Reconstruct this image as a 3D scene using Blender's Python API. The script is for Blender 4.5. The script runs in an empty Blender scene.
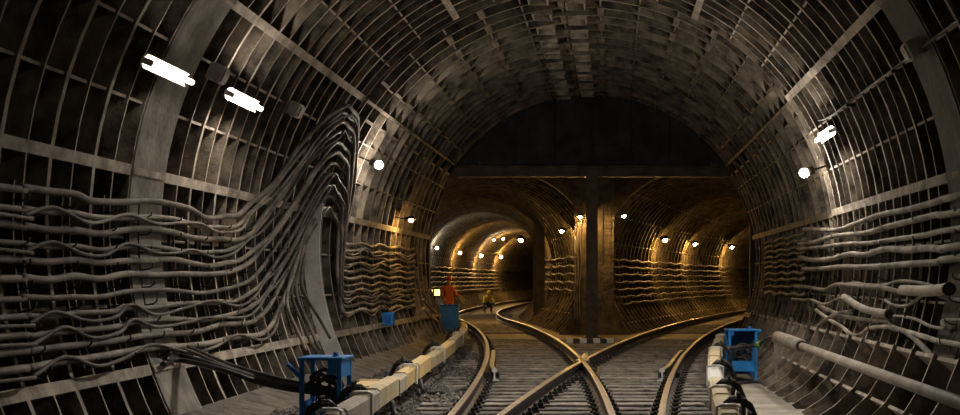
import bpy, bmesh, math, random
from mathutils import Vector, Matrix
random.seed(7)
scene = bpy.context.scene
C = scene.collection
PI = math.pi
# ------------------------------------------------------------------ camera, world, exposure
F, VX, VY = 1400.0, 612.0, 280.0          # focal length and vanishing point, in pixels of 960x415
CZ = 1.5                                  # camera height over the ground
cam = bpy.data.cameras.new('camera'); camo = bpy.data.objects.new('camera', cam); C.objects.link(camo)
camo.location = (0, 0, CZ); camo.rotation_euler = (PI/2, 0, 0)
cam.sensor_width = 36; cam.lens = F/960*36
cam.shift_x = -(VX-480)/960; cam.shift_y = (VY-207.5)/960
cam.clip_end = 400; cam.clip_start = 0.05
scene.camera = camo
w = bpy.data.worlds.new('world'); scene.world = w; w.use_nodes = True
w.node_tree.nodes['Background'].inputs[0].default_value = (0.35, 0.38, 0.5, 1)
w.node_tree.nodes['Background'].inputs[1].default_value = 0.02
vs = scene.view_settings
vs.view_transform = 'Standard'; vs.look = 'None'; vs.gamma = 1; vs.use_curve_mapping = False
vs.exposure = 0.0
WHITE_S, TUBE_S, AMBER_S, REAR_FILL_S = 640, 85, 1250, 130
CROWN_FILL_S = 1100

# ------------------------------------------------------------------ materials
def mat(name, c1, c2=None, scale=4, rough=.8, metal=0, bump=.0, bscale=None, emit=None, es=0, lo=.35, hi=.65, vary=0, detail=6, spec=.5):
    m = bpy.data.materials.new(name); m.use_nodes = True
    nt = m.node_tree; N = nt.nodes; L = nt.links
    b = N['Principled BSDF']
    b.inputs['Roughness'].default_value = rough; b.inputs['Metallic'].default_value = metal
    b.inputs['Specular IOR Level'].default_value = spec
    if emit:
        b.inputs['Base Color'].default_value = (*c1, 1)
        b.inputs['Emission Color'].default_value = (*emit, 1); b.inputs['Emission Strength'].default_value = es
        return m
    c2 = c2 or tuple(min(1, v*1.35) for v in c1)
    g = N.new('ShaderNodeNewGeometry')
    nz = N.new('ShaderNodeTexNoise'); nz.inputs['Scale'].default_value = scale; nz.inputs['Detail'].default_value = detail
    nz.inputs['Roughness'].default_value = .65
    L.new(g.outputs['Position'], nz.inputs['Vector'])
    r = N.new('ShaderNodeValToRGB')
    r.color_ramp.elements[0].position = lo; r.color_ramp.elements[0].color = (*c1, 1)
    r.color_ramp.elements[1].position = hi; r.color_ramp.elements[1].color = (*c2, 1)
    L.new(nz.outputs['Fac'], r.inputs['Fac'])
    col = r.outputs['Color']
    if vary:
        oi = N.new('ShaderNodeObjectInfo'); mr = N.new('ShaderNodeMapRange')
        mr.inputs['To Min'].default_value = 1-vary; mr.inputs['To Max'].default_value = 1+vary
        L.new(oi.outputs['Random'], mr.inputs['Value'])
        mx = N.new('ShaderNodeMix'); mx.data_type = 'RGBA'; mx.blend_type = 'MULTIPLY'; mx.inputs['Factor'].default_value = 1
        L.new(col, mx.inputs['A']); L.new(mr.outputs['Result'], mx.inputs['B']); col = mx.outputs['Result']
    L.new(col, b.inputs['Base Color'])
    if bump:
        n2 = N.new('ShaderNodeTexNoise'); n2.inputs['Scale'].default_value = bscale or scale*5; n2.inputs['Detail'].default_value = 5
        L.new(g.outputs['Position'], n2.inputs['Vector'])
        bp = N.new('ShaderNodeBump'); bp.inputs['Strength'].default_value = bump; bp.inputs['Distance'].default_value = .03
        L.new(n2.outputs['Fac'], bp.inputs['Height']); L.new(bp.outputs['Normal'], b.inputs['Normal'])
    return m
M = dict(
 pan=mat('lining_pan', (.016,.012,.009), (.38,.305,.22), 1.5, .85, 0, .8, 14, lo=.42, hi=.72, vary=.5, detail=10),
 side=mat('lining_rib_side', (.03,.024,.018), (.32,.265,.20), 2.2, .85, 0, .5, 18, lo=.38, hi=.7, vary=.3, detail=10),  # pan and rib sides darker than rib edges: cell shade put into the colour
 sideb=mat('far_rib_side', (.02,.016,.01), (.16,.125,.08), 3.2, .85, 0, .5, 18),  # dark slots between branch ribs, their shade put into the colour
 band_shaded=mat('shaded_band', (.03,.024,.018), (.10,.08,.06), 2.2, .8, 0, .35, 12, vary=.1),
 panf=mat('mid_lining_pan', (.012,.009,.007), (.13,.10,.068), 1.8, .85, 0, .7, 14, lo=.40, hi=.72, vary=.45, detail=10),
 foot=mat('foot_fill', (.03,.022,.014), (.24,.18,.11), 6, .9, 0, 1.0, 22, lo=.35, hi=.7, vary=.2),
 rib=mat('lining_rib', (.13,.105,.08), (.56,.48,.39), 3.0, .8, 0, .35, 22, lo=.3, hi=.66, vary=.15),
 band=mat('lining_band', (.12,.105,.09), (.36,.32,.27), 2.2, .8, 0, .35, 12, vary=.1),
 bandd=mat('dusty_shoulder', (.05,.043,.035), (.20,.17,.135), 4, .9, 0, .8, 30),
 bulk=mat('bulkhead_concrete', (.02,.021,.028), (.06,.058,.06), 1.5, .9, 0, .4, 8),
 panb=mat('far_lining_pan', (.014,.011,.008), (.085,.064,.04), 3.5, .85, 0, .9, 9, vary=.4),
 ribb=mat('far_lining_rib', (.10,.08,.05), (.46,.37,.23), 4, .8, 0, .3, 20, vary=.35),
 pier=mat('pier_concrete', (.035,.027,.018), (.15,.115,.07), 2.5, .85, 0, .7, 9),
 dirt=mat('trackbed_dirt', (.014,.012,.010), (.06,.052,.044), 3.5, .9, 0, .8, 40),
 deck=mat('deck_concrete', (.06,.043,.026), (.17,.125,.075), 1.6, .7, 0, .3, 25),
 walk=mat('walkway_concrete', (.34,.30,.24), (.60,.54,.45), 2.2, .9, 0, .4, 30),
 stone=mat('ballast', (.03,.027,.024), (.22,.195,.17), 6, .9, 0, .3, 60),
 sleeper=mat('sleeper_wood', (.08,.067,.055), (.36,.315,.27), 5, .8, 0, .4, 50, vary=.3),
 steel=mat('rail_head', (.30,.27,.23), (.48,.44,.39), 6, .42, 1),
 rust=mat('rail_side', (.06,.055,.058), (.17,.15,.14), 7, .5, .5, .3, 60),
 iron=mat('dark_iron', (.02,.019,.018), (.06,.055,.05), 9, .5, .5, .2, 60),
 dsteel=mat('column_steel', (.035,.03,.026), (.09,.075,.06), 3, .6, .3, .2, 20),
 cable=mat('cable_dusty', (.05,.043,.036), (.25,.215,.18), 2.2, .7, 0, .25, 60, vary=.45),
 cabler=mat('cable_pale', (.08,.07,.058), (.36,.315,.265), 2.2, .7, 0, .25, 60, vary=.4),
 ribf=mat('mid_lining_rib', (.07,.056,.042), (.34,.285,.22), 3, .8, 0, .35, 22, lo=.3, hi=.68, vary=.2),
 cabled=mat('cable_black', (.012,.012,.014), (.07,.063,.058), 5, .45, 0, .15, 60),
 pipe=mat('pipe_grey', (.20,.175,.145), (.40,.355,.30), 3, .6, 0, .2, 40),
 wht=mat('white_paint', (.62,.60,.55), (.82,.80,.76), 6, .6),
 cream=mat('cover_cream', (.58,.46,.26), (.80,.68,.45), 4, .65, 0, .15, 40, vary=.12),
 coverg=mat('cover_grey', (.36,.31,.24), (.58,.52,.42), 4, .7, 0, .15, 40, vary=.12),
 wood=mat('pine_board', (.66,.45,.18), (.85,.65,.33), 5, .6, 0, .15, 40, vary=.1),
 blue=mat('blue_paint', (.012,.17,.50), (.025,.27,.70), 3, .45, 0, .12, 30),
 blued=mat('dark_blue_paint', (.012,.07,.24), (.02,.11,.34), 3, .5, 0, .1, 30),
 plate=mat('grey_plate', (.38,.36,.34), (.62,.59,.56), 3, .7, 0, .2, 20),
 black=mat('black_paint', (.015,.015,.015), (.04,.04,.04), 6, .5),
 white_l=mat('white_light', (1,1,1), emit=(1,.90,.77), es=WHITE_S),
 tube_l=mat('tube_light', (1,1,1), emit=(1,.90,.78), es=TUBE_S),
 dim_l=mat('dim_tube_light', (1,1,1), emit=(1,.92,.82), es=12),
 rear_fill=mat('rear_fill_light', (1,1,1), emit=(1,.93,.84), es=REAR_FILL_S),
 crown_fill=mat('crown_fill_light', (1,1,1), emit=(1,.94,.85), es=CROWN_FILL_S),
 amber_l=mat('amber_light', (1,.8,.4), emit=(1,.56,.16), es=AMBER_S),
 lantern_l=mat('lantern_light', (1,.8,.4), emit=(1,.66,.18), es=4),
 orange=mat('orange_cloth', (.62,.13,.015), (.80,.20,.03), 8, .8),
 yellow=mat('yellow_cloth', (.70,.45,.04), (.85,.60,.08), 8, .8),
 navy=mat('dark_cloth', (.02,.02,.03), (.05,.05,.06), 8, .9),
 skin=mat('skin', (.45,.27,.18), (.52,.33,.23), 8, .6),
 green=mat('green_rubber', (.12,.22,.05), (.2,.33,.08), 6, .6),
)
# ------------------------------------------------------------------ mesh helpers
class MB:
    def __init__(s): s.v = []; s.f = []; s.m = []; s.sm = []
    def quad(s, a, b, c, d, mi=0):
        i = len(s.v); s.v += [tuple(a), tuple(b), tuple(c), tuple(d)]; s.f.append((i,i+1,i+2,i+3)); s.m.append(mi); s.sm.append(False)
    def face(s, pts, mi=0):
        i = len(s.v); s.v += [tuple(p) for p in pts]; s.f.append(tuple(range(i, i+len(pts)))); s.m.append(mi); s.sm.append(False)
    def box(s, x0, x1, y0, y1, z0, z1, mi=0, bev=0):
        b = min(bev, (x1-x0)/3, (y1-y0)/3, (z1-z0)/3)
        if b <= 0:
            i = len(s.v)
            s.v += [(x,y,z) for z in (z0,z1) for y in (y0,y1) for x in (x0,x1)]
            for q in ((0,2,3,1),(4,5,7,6),(0,1,5,4),(2,6,7,3),(0,4,6,2),(1,3,7,5)):
                s.f.append(tuple(i+k for k in q)); s.m.append(mi); s.sm.append(False)
            return
        bm = bmesh.new(); bmesh.ops.create_cube(bm, size=1)
        for v in bm.verts: v.co = ((x0+x1)/2+v.co.x*(x1-x0), (y0+y1)/2+v.co.y*(y1-y0), (z0+z1)/2+v.co.z*(z1-z0))
        bmesh.ops.bevel(bm, geom=bm.edges[:], offset=b, segments=1, affect='EDGES')
        s.add_bm(bm, mi)
    def add_bm(s, bm, mi=0, smooth=False):
        i = len(s.v); bm.verts.index_update()
        s.v += [tuple(v.co) for v in bm.verts]
        for f in bm.faces:
            s.f.append(tuple(i+v.index for v in f.verts)); s.m.append(mi); s.sm.append(smooth)
        bm.free()
    def tube(s, pts, r, n=8, mi=0, cap=True, up=None):
        pts = [Vector(p) for p in pts]; rs = r if isinstance(r, (list, tuple)) else [r]*len(pts)
        i0 = len(s.v); prev = None
        for k, p in enumerate(pts):
            t = (pts[min(k+1, len(pts)-1)]-pts[max(k-1, 0)])
            t = t.normalized() if t.length > 1e-9 else Vector((0,1,0))
            if prev is None:
                a = Vector((0,0,1)) if abs(t.z) < .9 else Vector((1,0,0))
                u = t.cross(a).normalized()
            else:
                u = (prev - t*prev.dot(t)); u = u.normalized() if u.length > 1e-6 else t.orthogonal().normalized()
            prev = u; v = t.cross(u)
            for j in range(n):
                a = 2*PI*j/n
                s.v.append(tuple(p + (u*math.cos(a)+v*math.sin(a))*rs[k]))
        for k in range(len(pts)-1):
            for j in range(n):
                a = i0+k*n+j; b = i0+k*n+(j+1)%n
                s.f.append((a, b, b+n, a+n)); s.m.append(mi); s.sm.append(True)
        if cap:
            s.f.append(tuple(i0+j for j in reversed(range(n)))); s.m.append(mi); s.sm.append(False)
            e = i0+(len(pts)-1)*n
            s.f.append(tuple(e+j for j in range(n))); s.m.append(mi); s.sm.append(False)
    def sweep(s, prof, frames, mis, cap=True, capmi=0):
        """prof: closed list of (x,z); frames: list of (origin, xdir) with z up"""
        i0 = len(s.v); n = len(prof)
        for o, xd in frames:
            for (x, z) in prof: s.v.append((o[0]+xd[0]*x, o[1]+xd[1]*x, o[2]+z))
        for k in range(len(frames)-1):
            for j in range(n):
                a = i0+k*n+j; b = i0+k*n+(j+1)%n
                s.f.append((a, b, b+n, a+n)); s.m.append(mis[j]); s.sm.append(False)
        if cap:
            s.f.append(tuple(i0+j for j in reversed(range(n)))); s.m.append(capmi); s.sm.append(False)
            e = i0+(len(frames)-1)*n
            s.f.append(tuple(e+j for j in range(n))); s.m.append(capmi); s.sm.append(False)
    def sphere(s, c, r, mi=0, seg=10, rings=7, sc=(1,1,1)):
        bm = bmesh.new(); bmesh.ops.create_uvsphere(bm, u_segments=seg, v_segments=rings, radius=r)
        for v in bm.verts: v.co = Vector((v.co.x*sc[0], v.co.y*sc[1], v.co.z*sc[2]))+Vector(c)
        s.add_bm(bm, mi, True)
    def mesh(s, name, mats):
        me = bpy.data.meshes.new(name); me.from_pydata(s.v, [], s.f)
        for m in mats: me.materials.append(M[m])
        me.polygons.foreach_set('material_index', s.m)
        me.polygons.foreach_set('use_smooth', s.sm)
        bm = bmesh.new(); bm.from_mesh(me); bmesh.ops.recalc_face_normals(bm, faces=bm.faces[:]); bm.to_mesh(me); bm.free()
        me.update(); return me
def link(name, me, parent=None, loc=(0,0,0), rot=(0,0,0)):
    o = bpy.data.objects.new(name, me); C.objects.link(o)
    o.location = loc; o.rotation_euler = rot
    if parent is not None: o.parent = parent
    return o
def build(mb, name, mats, parent=None, loc=(0,0,0), rot=(0,0,0)):
    if isinstance(mats, str): mats = [mats]
    return link(name, mb.mesh(name, mats), parent, loc, rot)
def tag(o, label, cat=None, group=None, kind=None):
    o['label'] = label
    if cat: o['category'] = cat
    if group: o['group'] = group
    if kind: o['kind'] = kind
    return o
def empty(name, loc=(0,0,0), rz=0):
    o = bpy.data.objects.new(name, None); C.objects.link(o); o.location = loc; o.rotation_euler = (0,0,rz)
    o.empty_display_size = .1
    return o
def centred(mb):
    """move a mesh so its origin is its base centre; returns loc"""
    xs = [v[0] for v in mb.v]; ys = [v[1] for v in mb.v]; zs = [v[2] for v in mb.v]
    c = ((min(xs)+max(xs))/2, (min(ys)+max(ys))/2, min(zs))
    mb.v = [(v[0]-c[0], v[1]-c[1], v[2]-c[2]) for v in mb.v]
    return c
def put(mb, name, mats, label, cat, group=None, kind=None):
    c = centred(mb); return tag(build(mb, name, mats, None, c), label, cat, group, kind)
def spline(pts, n=6):
    pts = [Vector(p) for p in pts]; out = []
    for i in range(len(pts)-1):
        p0 = pts[max(i-1, 0)]; p1 = pts[i]; p2 = pts[i+1]; p3 = pts[min(i+2, len(pts)-1)]
        for k in range(n):
            t = k/n
            out.append(.5*((2*p1)+(p2-p0)*t+(2*p0-5*p1+4*p2-p3)*t*t+(3*p1-p0-3*p2+p3)*t**3))
    out.append(pts[-1]); return out
ORD = ['first','second','third','fourth','fifth','sixth','seventh','eighth','ninth','tenth','eleventh','twelfth','thirteenth','fourteenth','fifteenth','sixteenth','seventeenth','eighteenth','nineteenth']
ORD += ['twentieth']+['twenty-'+w for w in ORD[:9]]+['thirtieth']+['thirty-'+w for w in ORD[:9]]+['fortieth']+['forty-'+w for w in ORD[:9]]

# ------------------------------------------------------------------ geometry of the place
AX, AZ, R = -.60, 2.01, 4.25               # chamber axis and inner radius of its ribs
D0, DJ, DE = -3.0, 23.0, 36.6              # chamber start, change of ring type, bulkhead
RB = .72                                   # ring width of the far part
def at(px, py, d): return Vector(((px-VX)/F*d, d, CZ-(py-VY)/F*d))
def ground(px, py, z=0.): return at(px, py, F*(CZ-z)/(py-VY))
def wall(px, py, off=.08):
    dx, dz = (px-VX)/F, -(py-VY)/F; r = R-off
    a = dx*dx+dz*dz; b = 2*(-dx*AX+dz*(CZ-AZ)); c = AX*AX+(CZ-AZ)**2-r*r
    t = (-b+math.sqrt(b*b-4*a*c))/(2*a)
    return Vector((dx*t, t, CZ+dz*t))
def cyl(d, deg, off=0.):                    # deg: 0 right springing, 90 crown, 180 left springing
    a = math.radians(deg); return Vector((AX+(R-off)*math.cos(a), d, AZ+(R-off)*math.sin(a)))
def xl(d):                                  # centre line of the track that swings left
    u = d-13.7
    if d <= 46: return -.79-.0323*u-.00217*u*u
    x46 = -.79-.0323*32.3-.00217*32.3**2; s46 = -.0323-.00434*32.3
    if d <= 66: v = d-46; return x46+s46*v-s46*v*v/40
    x66 = x46+s46*10
    if d <= 78: return x66
    return x66+.0018*(d-78)**2
def xr(d):
    u = d-13.7
    if u < 0: return -.31+.0475*u*.9
    return -.31+.0475*u+.00202*u*u
def heading(fx, d): e = .05; return math.atan2(fx(d+e)-fx(d-e), 2*e)    # 0 = straight on, + = to the right
def off_pt(fx, d, o, z):
    o = o(d) if callable(o) else o
    h = heading(fx, d); return Vector((fx(d)+o*math.cos(h), d-o*math.sin(h), z))
TZ, TR = 1.95, 2.6                          # branch tunnels
def branch_hit(px, py, fx, r=TR-.12, d0=39.5):
    d = d0
    while d < 140:
        p = at(px, py, d)
        if math.hypot(p.x-fx(d), p.z-TZ) > r: return p
        d += .1
    return at(px, py, d0)

# ------------------------------------------------------------------ lining of the chamber
CELL = 82/9
def lining_mesh(name, ncell, widths, big=.045, sub=2, plugs=True, depth=.26, mats=('pan','rib','side')):
    """angles from 0 to ncell*CELL, along y over sum(widths); ribs on three sides plus inner ribs, pan behind"""
    mb = MB(); Ro = R+depth
    def P(r, deg, y): a = math.radians(deg); return (r*math.cos(a), y, r*math.sin(a))
    tot = sum(widths); n = ncell*sub; st = CELL/sub
    for k in range(n):                                            # pan
        mb.quad(P(Ro,k*st,0), P(Ro,k*st,tot), P(Ro,(k+1)*st,tot), P(Ro,(k+1)*st,0), 0)
    y = 0
    ribs = [(0, big)]
    for wd in widths[:-1]: y += wd; ribs.append((y, big*.62))
    ribs.append((tot-big*.55, big*.55))
    for (y0, t) in ribs:                                          # ring ribs
        for k in range(n):
            a, b = k*st, (k+1)*st
            mb.quad(P(R,a,y0), P(R,b,y0), P(R,b,y0+t), P(R,a,y0+t), 1)
            mb.quad(P(R,a,y0), P(Ro,a,y0), P(Ro,b,y0), P(R,b,y0), 2)
            mb.quad(P(R,a,y0+t), P(R,b,y0+t), P(Ro,b,y0+t), P(Ro,a,y0+t), 2)
    for c in range(ncell+1):                                      # cross ribs
        t = math.degrees((.055 if c in (0, ncell) else .03)/R)
        a = c*CELL-(0 if c == 0 else (t if c == ncell else t/2)); b = a+t
        ri = R-.004 if c in (0, ncell) else R+.025
        mb.quad(P(ri,a,0), P(ri,a,tot), P(ri,b,tot), P(ri,b,0), 1)
        mb.quad(P(ri,a,0), P(Ro,a,0), P(Ro,a,tot), P(ri,a,tot), 2)
        mb.quad(P(ri,b,0), P(ri,b,tot), P(Ro,b,tot), P(Ro,b,0), 2)
    if plugs:
        y = 0
        for wd in widths:
            for c in range(ncell):
                a = (c+.5)*CELL; pc = Vector(P(Ro-.015, a, y+wd*.5)); nrm = -Vector((math.cos(math.radians(a)),0,math.sin(math.radians(a))))
                u = Vector((0,1,0)); v = nrm.cross(u); i = len(mb.v); r = .045
                pts = [pc+(u*math.cos(q*PI/3)+v*math.sin(q*PI/3))*r for q in range(6)]
                mb.face([p+nrm*.02 for p in pts], 0)
                for q in range(6): mb.quad(pts[q], pts[(q+1)%6], pts[(q+1)%6]+nrm*.02, pts[q]+nrm*.02, 0)
            y += wd
    me = bpy.data.meshes.new(name); me.from_pydata(mb.v, [], mb.f)
    for m in mats: me.materials.append(M[m])
    me.polygons.foreach_set('material_index', mb.m); me.update()
    return me
def band_mesh(name, ncell):
    mb = MB(); sub = 4; n = ncell*sub; st = CELL/sub
    def P(r, deg, y): a = math.radians(deg); return (r*math.cos(a), y, r*math.sin(a))
    for k in range(n):
        a, b = k*st, (k+1)*st
        mb.quad(P(R-.02,a,0), P(R-.02,b,0), P(R-.02,b,1), P(R-.02,a,1), 0)
        for y in (0, 1): mb.quad(P(R-.02,a,y), P(R+.2,a,y), P(R+.2,b,y), P(R-.02,b,y), 0)
    for a in (0, n*st-.5):                                        # joint strip
        mb.quad(P(R-.035,a,0), P(R-.035,a+.5,0), P(R-.035,a+.5,1), P(R-.035,a,1), 1)
    me = bpy.data.meshes.new(name); me.from_pydata(mb.v, [], mb.f)
    for m in ('band','rib'): me.materials.append(M[m])
    me.polygons.foreach_set('material_index', mb.m); me.update(); return me
LA3 = lining_mesh('lining_segment', 3, [.5,.5]); LA2 = lining_mesh('lining_foot', 2, [.5,.5], plugs=False)
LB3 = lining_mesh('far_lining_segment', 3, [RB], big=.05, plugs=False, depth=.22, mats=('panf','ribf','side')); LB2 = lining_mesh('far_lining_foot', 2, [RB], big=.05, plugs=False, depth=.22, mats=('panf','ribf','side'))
BDK = band_mesh('shaded_band', 3); BDK.materials[0] = M['band_shaded']; BDK.materials[1] = M['side']  # darker copy for right side and crown: shade put into the band colour
BD3 = band_mesh('lining_band', 3); BD2 = band_mesh('lining_band_foot', 2)
wall_left = tag(empty('wall_left', (-4.4,14,0)), 'dark ribbed cast-iron tunnel wall behind the cable rows on the left', 'wall', kind='structure')
wall_right = tag(empty('wall_right', (3.2,14,0)), 'dark ribbed cast-iron tunnel wall behind the cables on the right', 'wall', kind='structure')
ceiling = tag(empty('ceiling', (AX,14,AZ+R)), 'ribbed cast-iron vault arching over the tracks', 'ceiling', kind='structure')
def child(name, me, parent, loc, rot):
    o = link(name, me, parent, Vector(loc)-Vector(parent.location), rot); return o
H = 3*CELL
ROWS = [(wall_right, 8-H-2*CELL, 2), (wall_right, 8-H, 3), (wall_right, 8, 3), (ceiling, 8+H, 3), (ceiling, 8+2*H, 3), (ceiling, 8+3*H, 3),
        (ceiling, 8+4*H, 3), (wall_left, 8+5*H, 3), (wall_left, 8+6*H, 3), (wall_left, 8+7*H, 2)]
BAND_D = 14
def slope_foot(name, widths):
    m = MB(); A = (3.41-AX, .62-AZ); B = (2.62-AX, -.35-AZ); nx, nz = -(A[1]-B[1]), (A[0]-B[0]); L = math.hypot(nx, nz); nx, nz = nx/L*.24, nz/L*.24
    tot = sum(widths)
    for k in range(4):
        p = lambda t: (B[0]+(A[0]-B[0])*t+.10*math.sin(PI*t), B[1]+(A[1]-B[1])*t-.10*math.sin(PI*t))
        a, b = p(k/4), p((k+1)/4)
        m.quad((a[0],0,a[1]),(b[0],0,b[1]),(b[0],tot,b[1]),(a[0],tot,a[1]),0)
    y = 0
    for wd in widths:
        for k in range(4):
            a, b = p(k/4), p((k+1)/4)
            for yy in (y, y+.035): m.quad((a[0],yy,a[1]),(b[0],yy,b[1]),(b[0]+nx,yy,b[1]+nz),(a[0]+nx,yy,a[1]+nz),2)
            m.quad((a[0]+nx,y,a[1]+nz),(b[0]+nx,y,b[1]+nz),(b[0]+nx,y+.035,b[1]+nz),(a[0]+nx,y+.035,a[1]+nz),1)
        y += wd
    for t in (.48, .97):                                          # longitudinal ribs
        a = p(t); b = p(t+.03)
        m.quad((a[0]+nx*.8,0,a[1]+nz*.8),(b[0]+nx*.8,0,b[1]+nz*.8),(b[0]+nx*.8,tot,b[1]+nz*.8),(a[0]+nx*.8,tot,a[1]+nz*.8),1)
        for q in (a, b): m.quad((q[0],0,q[1]),(q[0]+nx*.8,0,q[1]+nz*.8),(q[0]+nx*.8,tot,q[1]+nz*.8),(q[0],tot,q[1]),1)
    me = bpy.data.meshes.new(name); me.from_pydata(m.v, [], m.f)
    for q in ('foot','rib','side'): me.materials.append(M[q])
    me.polygons.foreach_set('material_index', m.m); me.update(); return me
SFA = slope_foot('foot_segment', [1.0]); SFB = slope_foot('foot_segment', [RB])
d = D0
while d < DJ-.01:
    for (par, a, nc) in ROWS:
        if par is wall_right and nc == 2:
            child('foot_segment', SFA, par, (AX, d, AZ), (0,0,0)); continue
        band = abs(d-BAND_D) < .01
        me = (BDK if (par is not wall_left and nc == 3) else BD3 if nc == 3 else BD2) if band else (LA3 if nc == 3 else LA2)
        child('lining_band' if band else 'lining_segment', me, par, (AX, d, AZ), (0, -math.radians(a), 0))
    d += 1
k = 0
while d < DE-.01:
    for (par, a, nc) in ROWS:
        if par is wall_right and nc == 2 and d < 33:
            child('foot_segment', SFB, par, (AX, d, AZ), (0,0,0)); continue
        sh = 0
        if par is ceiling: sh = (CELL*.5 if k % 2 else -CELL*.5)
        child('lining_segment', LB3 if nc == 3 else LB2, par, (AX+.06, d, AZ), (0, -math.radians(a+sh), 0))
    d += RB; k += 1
# key pieces at the crown of the far rings: small boxes between the segments
mb = MB(); mb.box(-.32,.32,0,RB,R-.03,R+.02,0); mb.box(-.26,.26,.1,RB-.1,R-.08,R-.03,0)
kb = MB()
for x0, x1, y0, y1 in ((-.17,-.14,.05,RB-.03),(.14,.17,.05,RB-.03),(-.17,.17,.05,.08),(-.17,.17,RB-.06,RB-.03)):
    kb.box(x0, x1, y0, y1, R-.06, R+.1, 0)
keyme = kb.mesh('key_frame', ['rib'])
k = 0; d = DJ
while d < DE-.01:
    child('key_frame', keyme, ceiling, (AX+(-.03 if k%2 else -.64), d, AZ-(0 if k%2 else .05)), (0, 0, 0)); d += RB; k += 1

# ------------------------------------------------------------------ floor, walkway, deck
mb = MB()
ds = [D0+(DE+.4-D0)*i/24 for i in range(25)]
edge = lambda d: min(3.6, xr(d)+1.66)
for i in range(24):
    a, b = ds[i], ds[i+1]
    mb.quad((-4.45,a,-.06),(edge(a),a,-.06),(edge(b),b,-.06),(-4.45,b,-.06))
    mb.quad((edge(a),a,-.06),(edge(a),a,-.6),(edge(b),b,-.6),(edge(b),b,-.06))
floor = tag(build(mb, 'floor', 'dirt'), 'dark gritty trackbed between the tunnel walls', 'floor', kind='structure')
def strip(fx, d0, d1, w0, w1, z0, z1, step=1.5):
    m = MB(); n = max(2, int((d1-d0)/step)); fr = []
    for i in range(n+1):
        dd = d0+(d1-d0)*i/n; h = heading(fx, dd); fr.append(((fx(dd), dd, 0), (math.cos(h), -math.sin(h), 0)))
    m.sweep([(w0,z0),(w1,z0),(w1,z1),(w0,z1)], fr, [0]*4); return m
build(strip(xl, DE, 125, -2.0, 1.9, -.25, -.05), 'branch_bed', 'deck', floor)
build(strip(xr, DE, 96, -1.9, 2.0, -.25, -.052), 'branch_bed', 'deck', floor)
# worn deck flush with the sleepers in front of the pier
m = MB(); n = 14
for i in range(n):
    a = 29.5+(DE+2.9-29.5)*i/n; b = 29.5+(DE+2.9-29.5)*(i+1)/n
    m.quad((xl(a)-1.3, a, -.035), (xr(a)+1.3, a, -.035), (xr(b)+1.3, b, -.035), (xl(b)-1.3, b, -.035))
build(m, 'deck', 'deck', floor)
WZ = -.25                                  # the walkway lies lower than the sleepers
m = MB()
for i in range(16):
    a, b = 6+28*i/16, 6+28*(i+1)/16
    m.quad((edge(a)-.1,a,WZ),(2.85,a,WZ),(2.85,b,WZ),(min(2.7,edge(b)-.1),b,WZ)) if edge(a) < 2.6 else None
tag(build(m, 'floor_walkway', 'walk'), 'pale concrete walkway beside the right-hand wall', 'floor', kind='structure')
m = MB(); n = 24
for i in range(n):
    a, b = 8+28*i/n, 8+28*(i+1)/n
    wa, wb = -3.72+.07*math.sin(a*1.3)+.04*math.sin(a*3.7), -3.72+.07*math.sin(b*1.3)+.04*math.sin(b*3.7)
    m.quad((-4.42,a,.14),(wa,a,-.05),(wb,b,-.05),(-4.42,b,.14))
tag(build(m, 'floor_shoulder', 'bandd'), 'narrow dusty shoulder along the foot of the left wall', 'floor', kind='structure')

# ------------------------------------------------------------------ bulkhead, beam, pier, columns
wall_back = tag(empty('wall_back', (AX, DE, 3)), 'dark bulkhead closing the vault above the two branch tunnels', 'wall', kind='structure')
m = MB(); zb = 4.45; ca = AX+.06; n = 40; rr = R+.15
a0 = math.asin((zb-AZ)/rr)
arc = [(ca+rr*math.cos(a0+(PI-2*a0)*i/n), AZ+rr*math.sin(a0+(PI-2*a0)*i/n)) for i in range(n+1)]
for y in (DE, DE+.35): m.face([(x-AX, y-DE, z-3) for x, z in arc])
m.quad((arc[0][0]-AX,0,zb-3),(arc[-1][0]-AX,0,zb-3),(arc[-1][0]-AX,.35,zb-3),(arc[0][0]-AX,.35,zb-3))
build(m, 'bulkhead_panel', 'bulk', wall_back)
for i in range(7):                                  # joints of the bulkhead: stiffening ribs
    x = ca-3+i*1.0; top = AZ+math.sqrt(max(.1, rr*rr-(x-ca)**2))
    if top > zb+.1:
        m = MB(); m.box(x-AX-.03, x-AX+.03, -.06, 0, zb-3, top-3); build(m, 'stiffener', 'bulk', wall_back)
m = MB(); bx0, bx1 = -4.3, 3.2
m.box(bx0,bx1,DE-.3,DE-.02,4.42,4.46,0); m.box(bx0,bx1,DE-.3,DE-.02,4.18,4.22,0); m.box(bx0,bx1,DE-.18,DE-.14,4.22,4.42,0)
put(m, 'steel_beam', 'dsteel', 'long dark steel beam across the tunnel over the central column', 'beam', kind='structure')
m = MB(); cx = -.52
for y in (DE-.33, DE+.0): m.box(cx-.15, cx+.15, y, y+.04, -.03, 4.18, 0)
m.box(cx-.02, cx+.02, DE-.29, DE, -.03, 4.18, 0); m.box(cx-.24,cx+.24,DE-.42,DE+.12,-.03,.02,0)
put(m, 'steel_column', 'dsteel', 'dark steel column standing before the pier between the branch tunnels', 'column', kind='structure')
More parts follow.
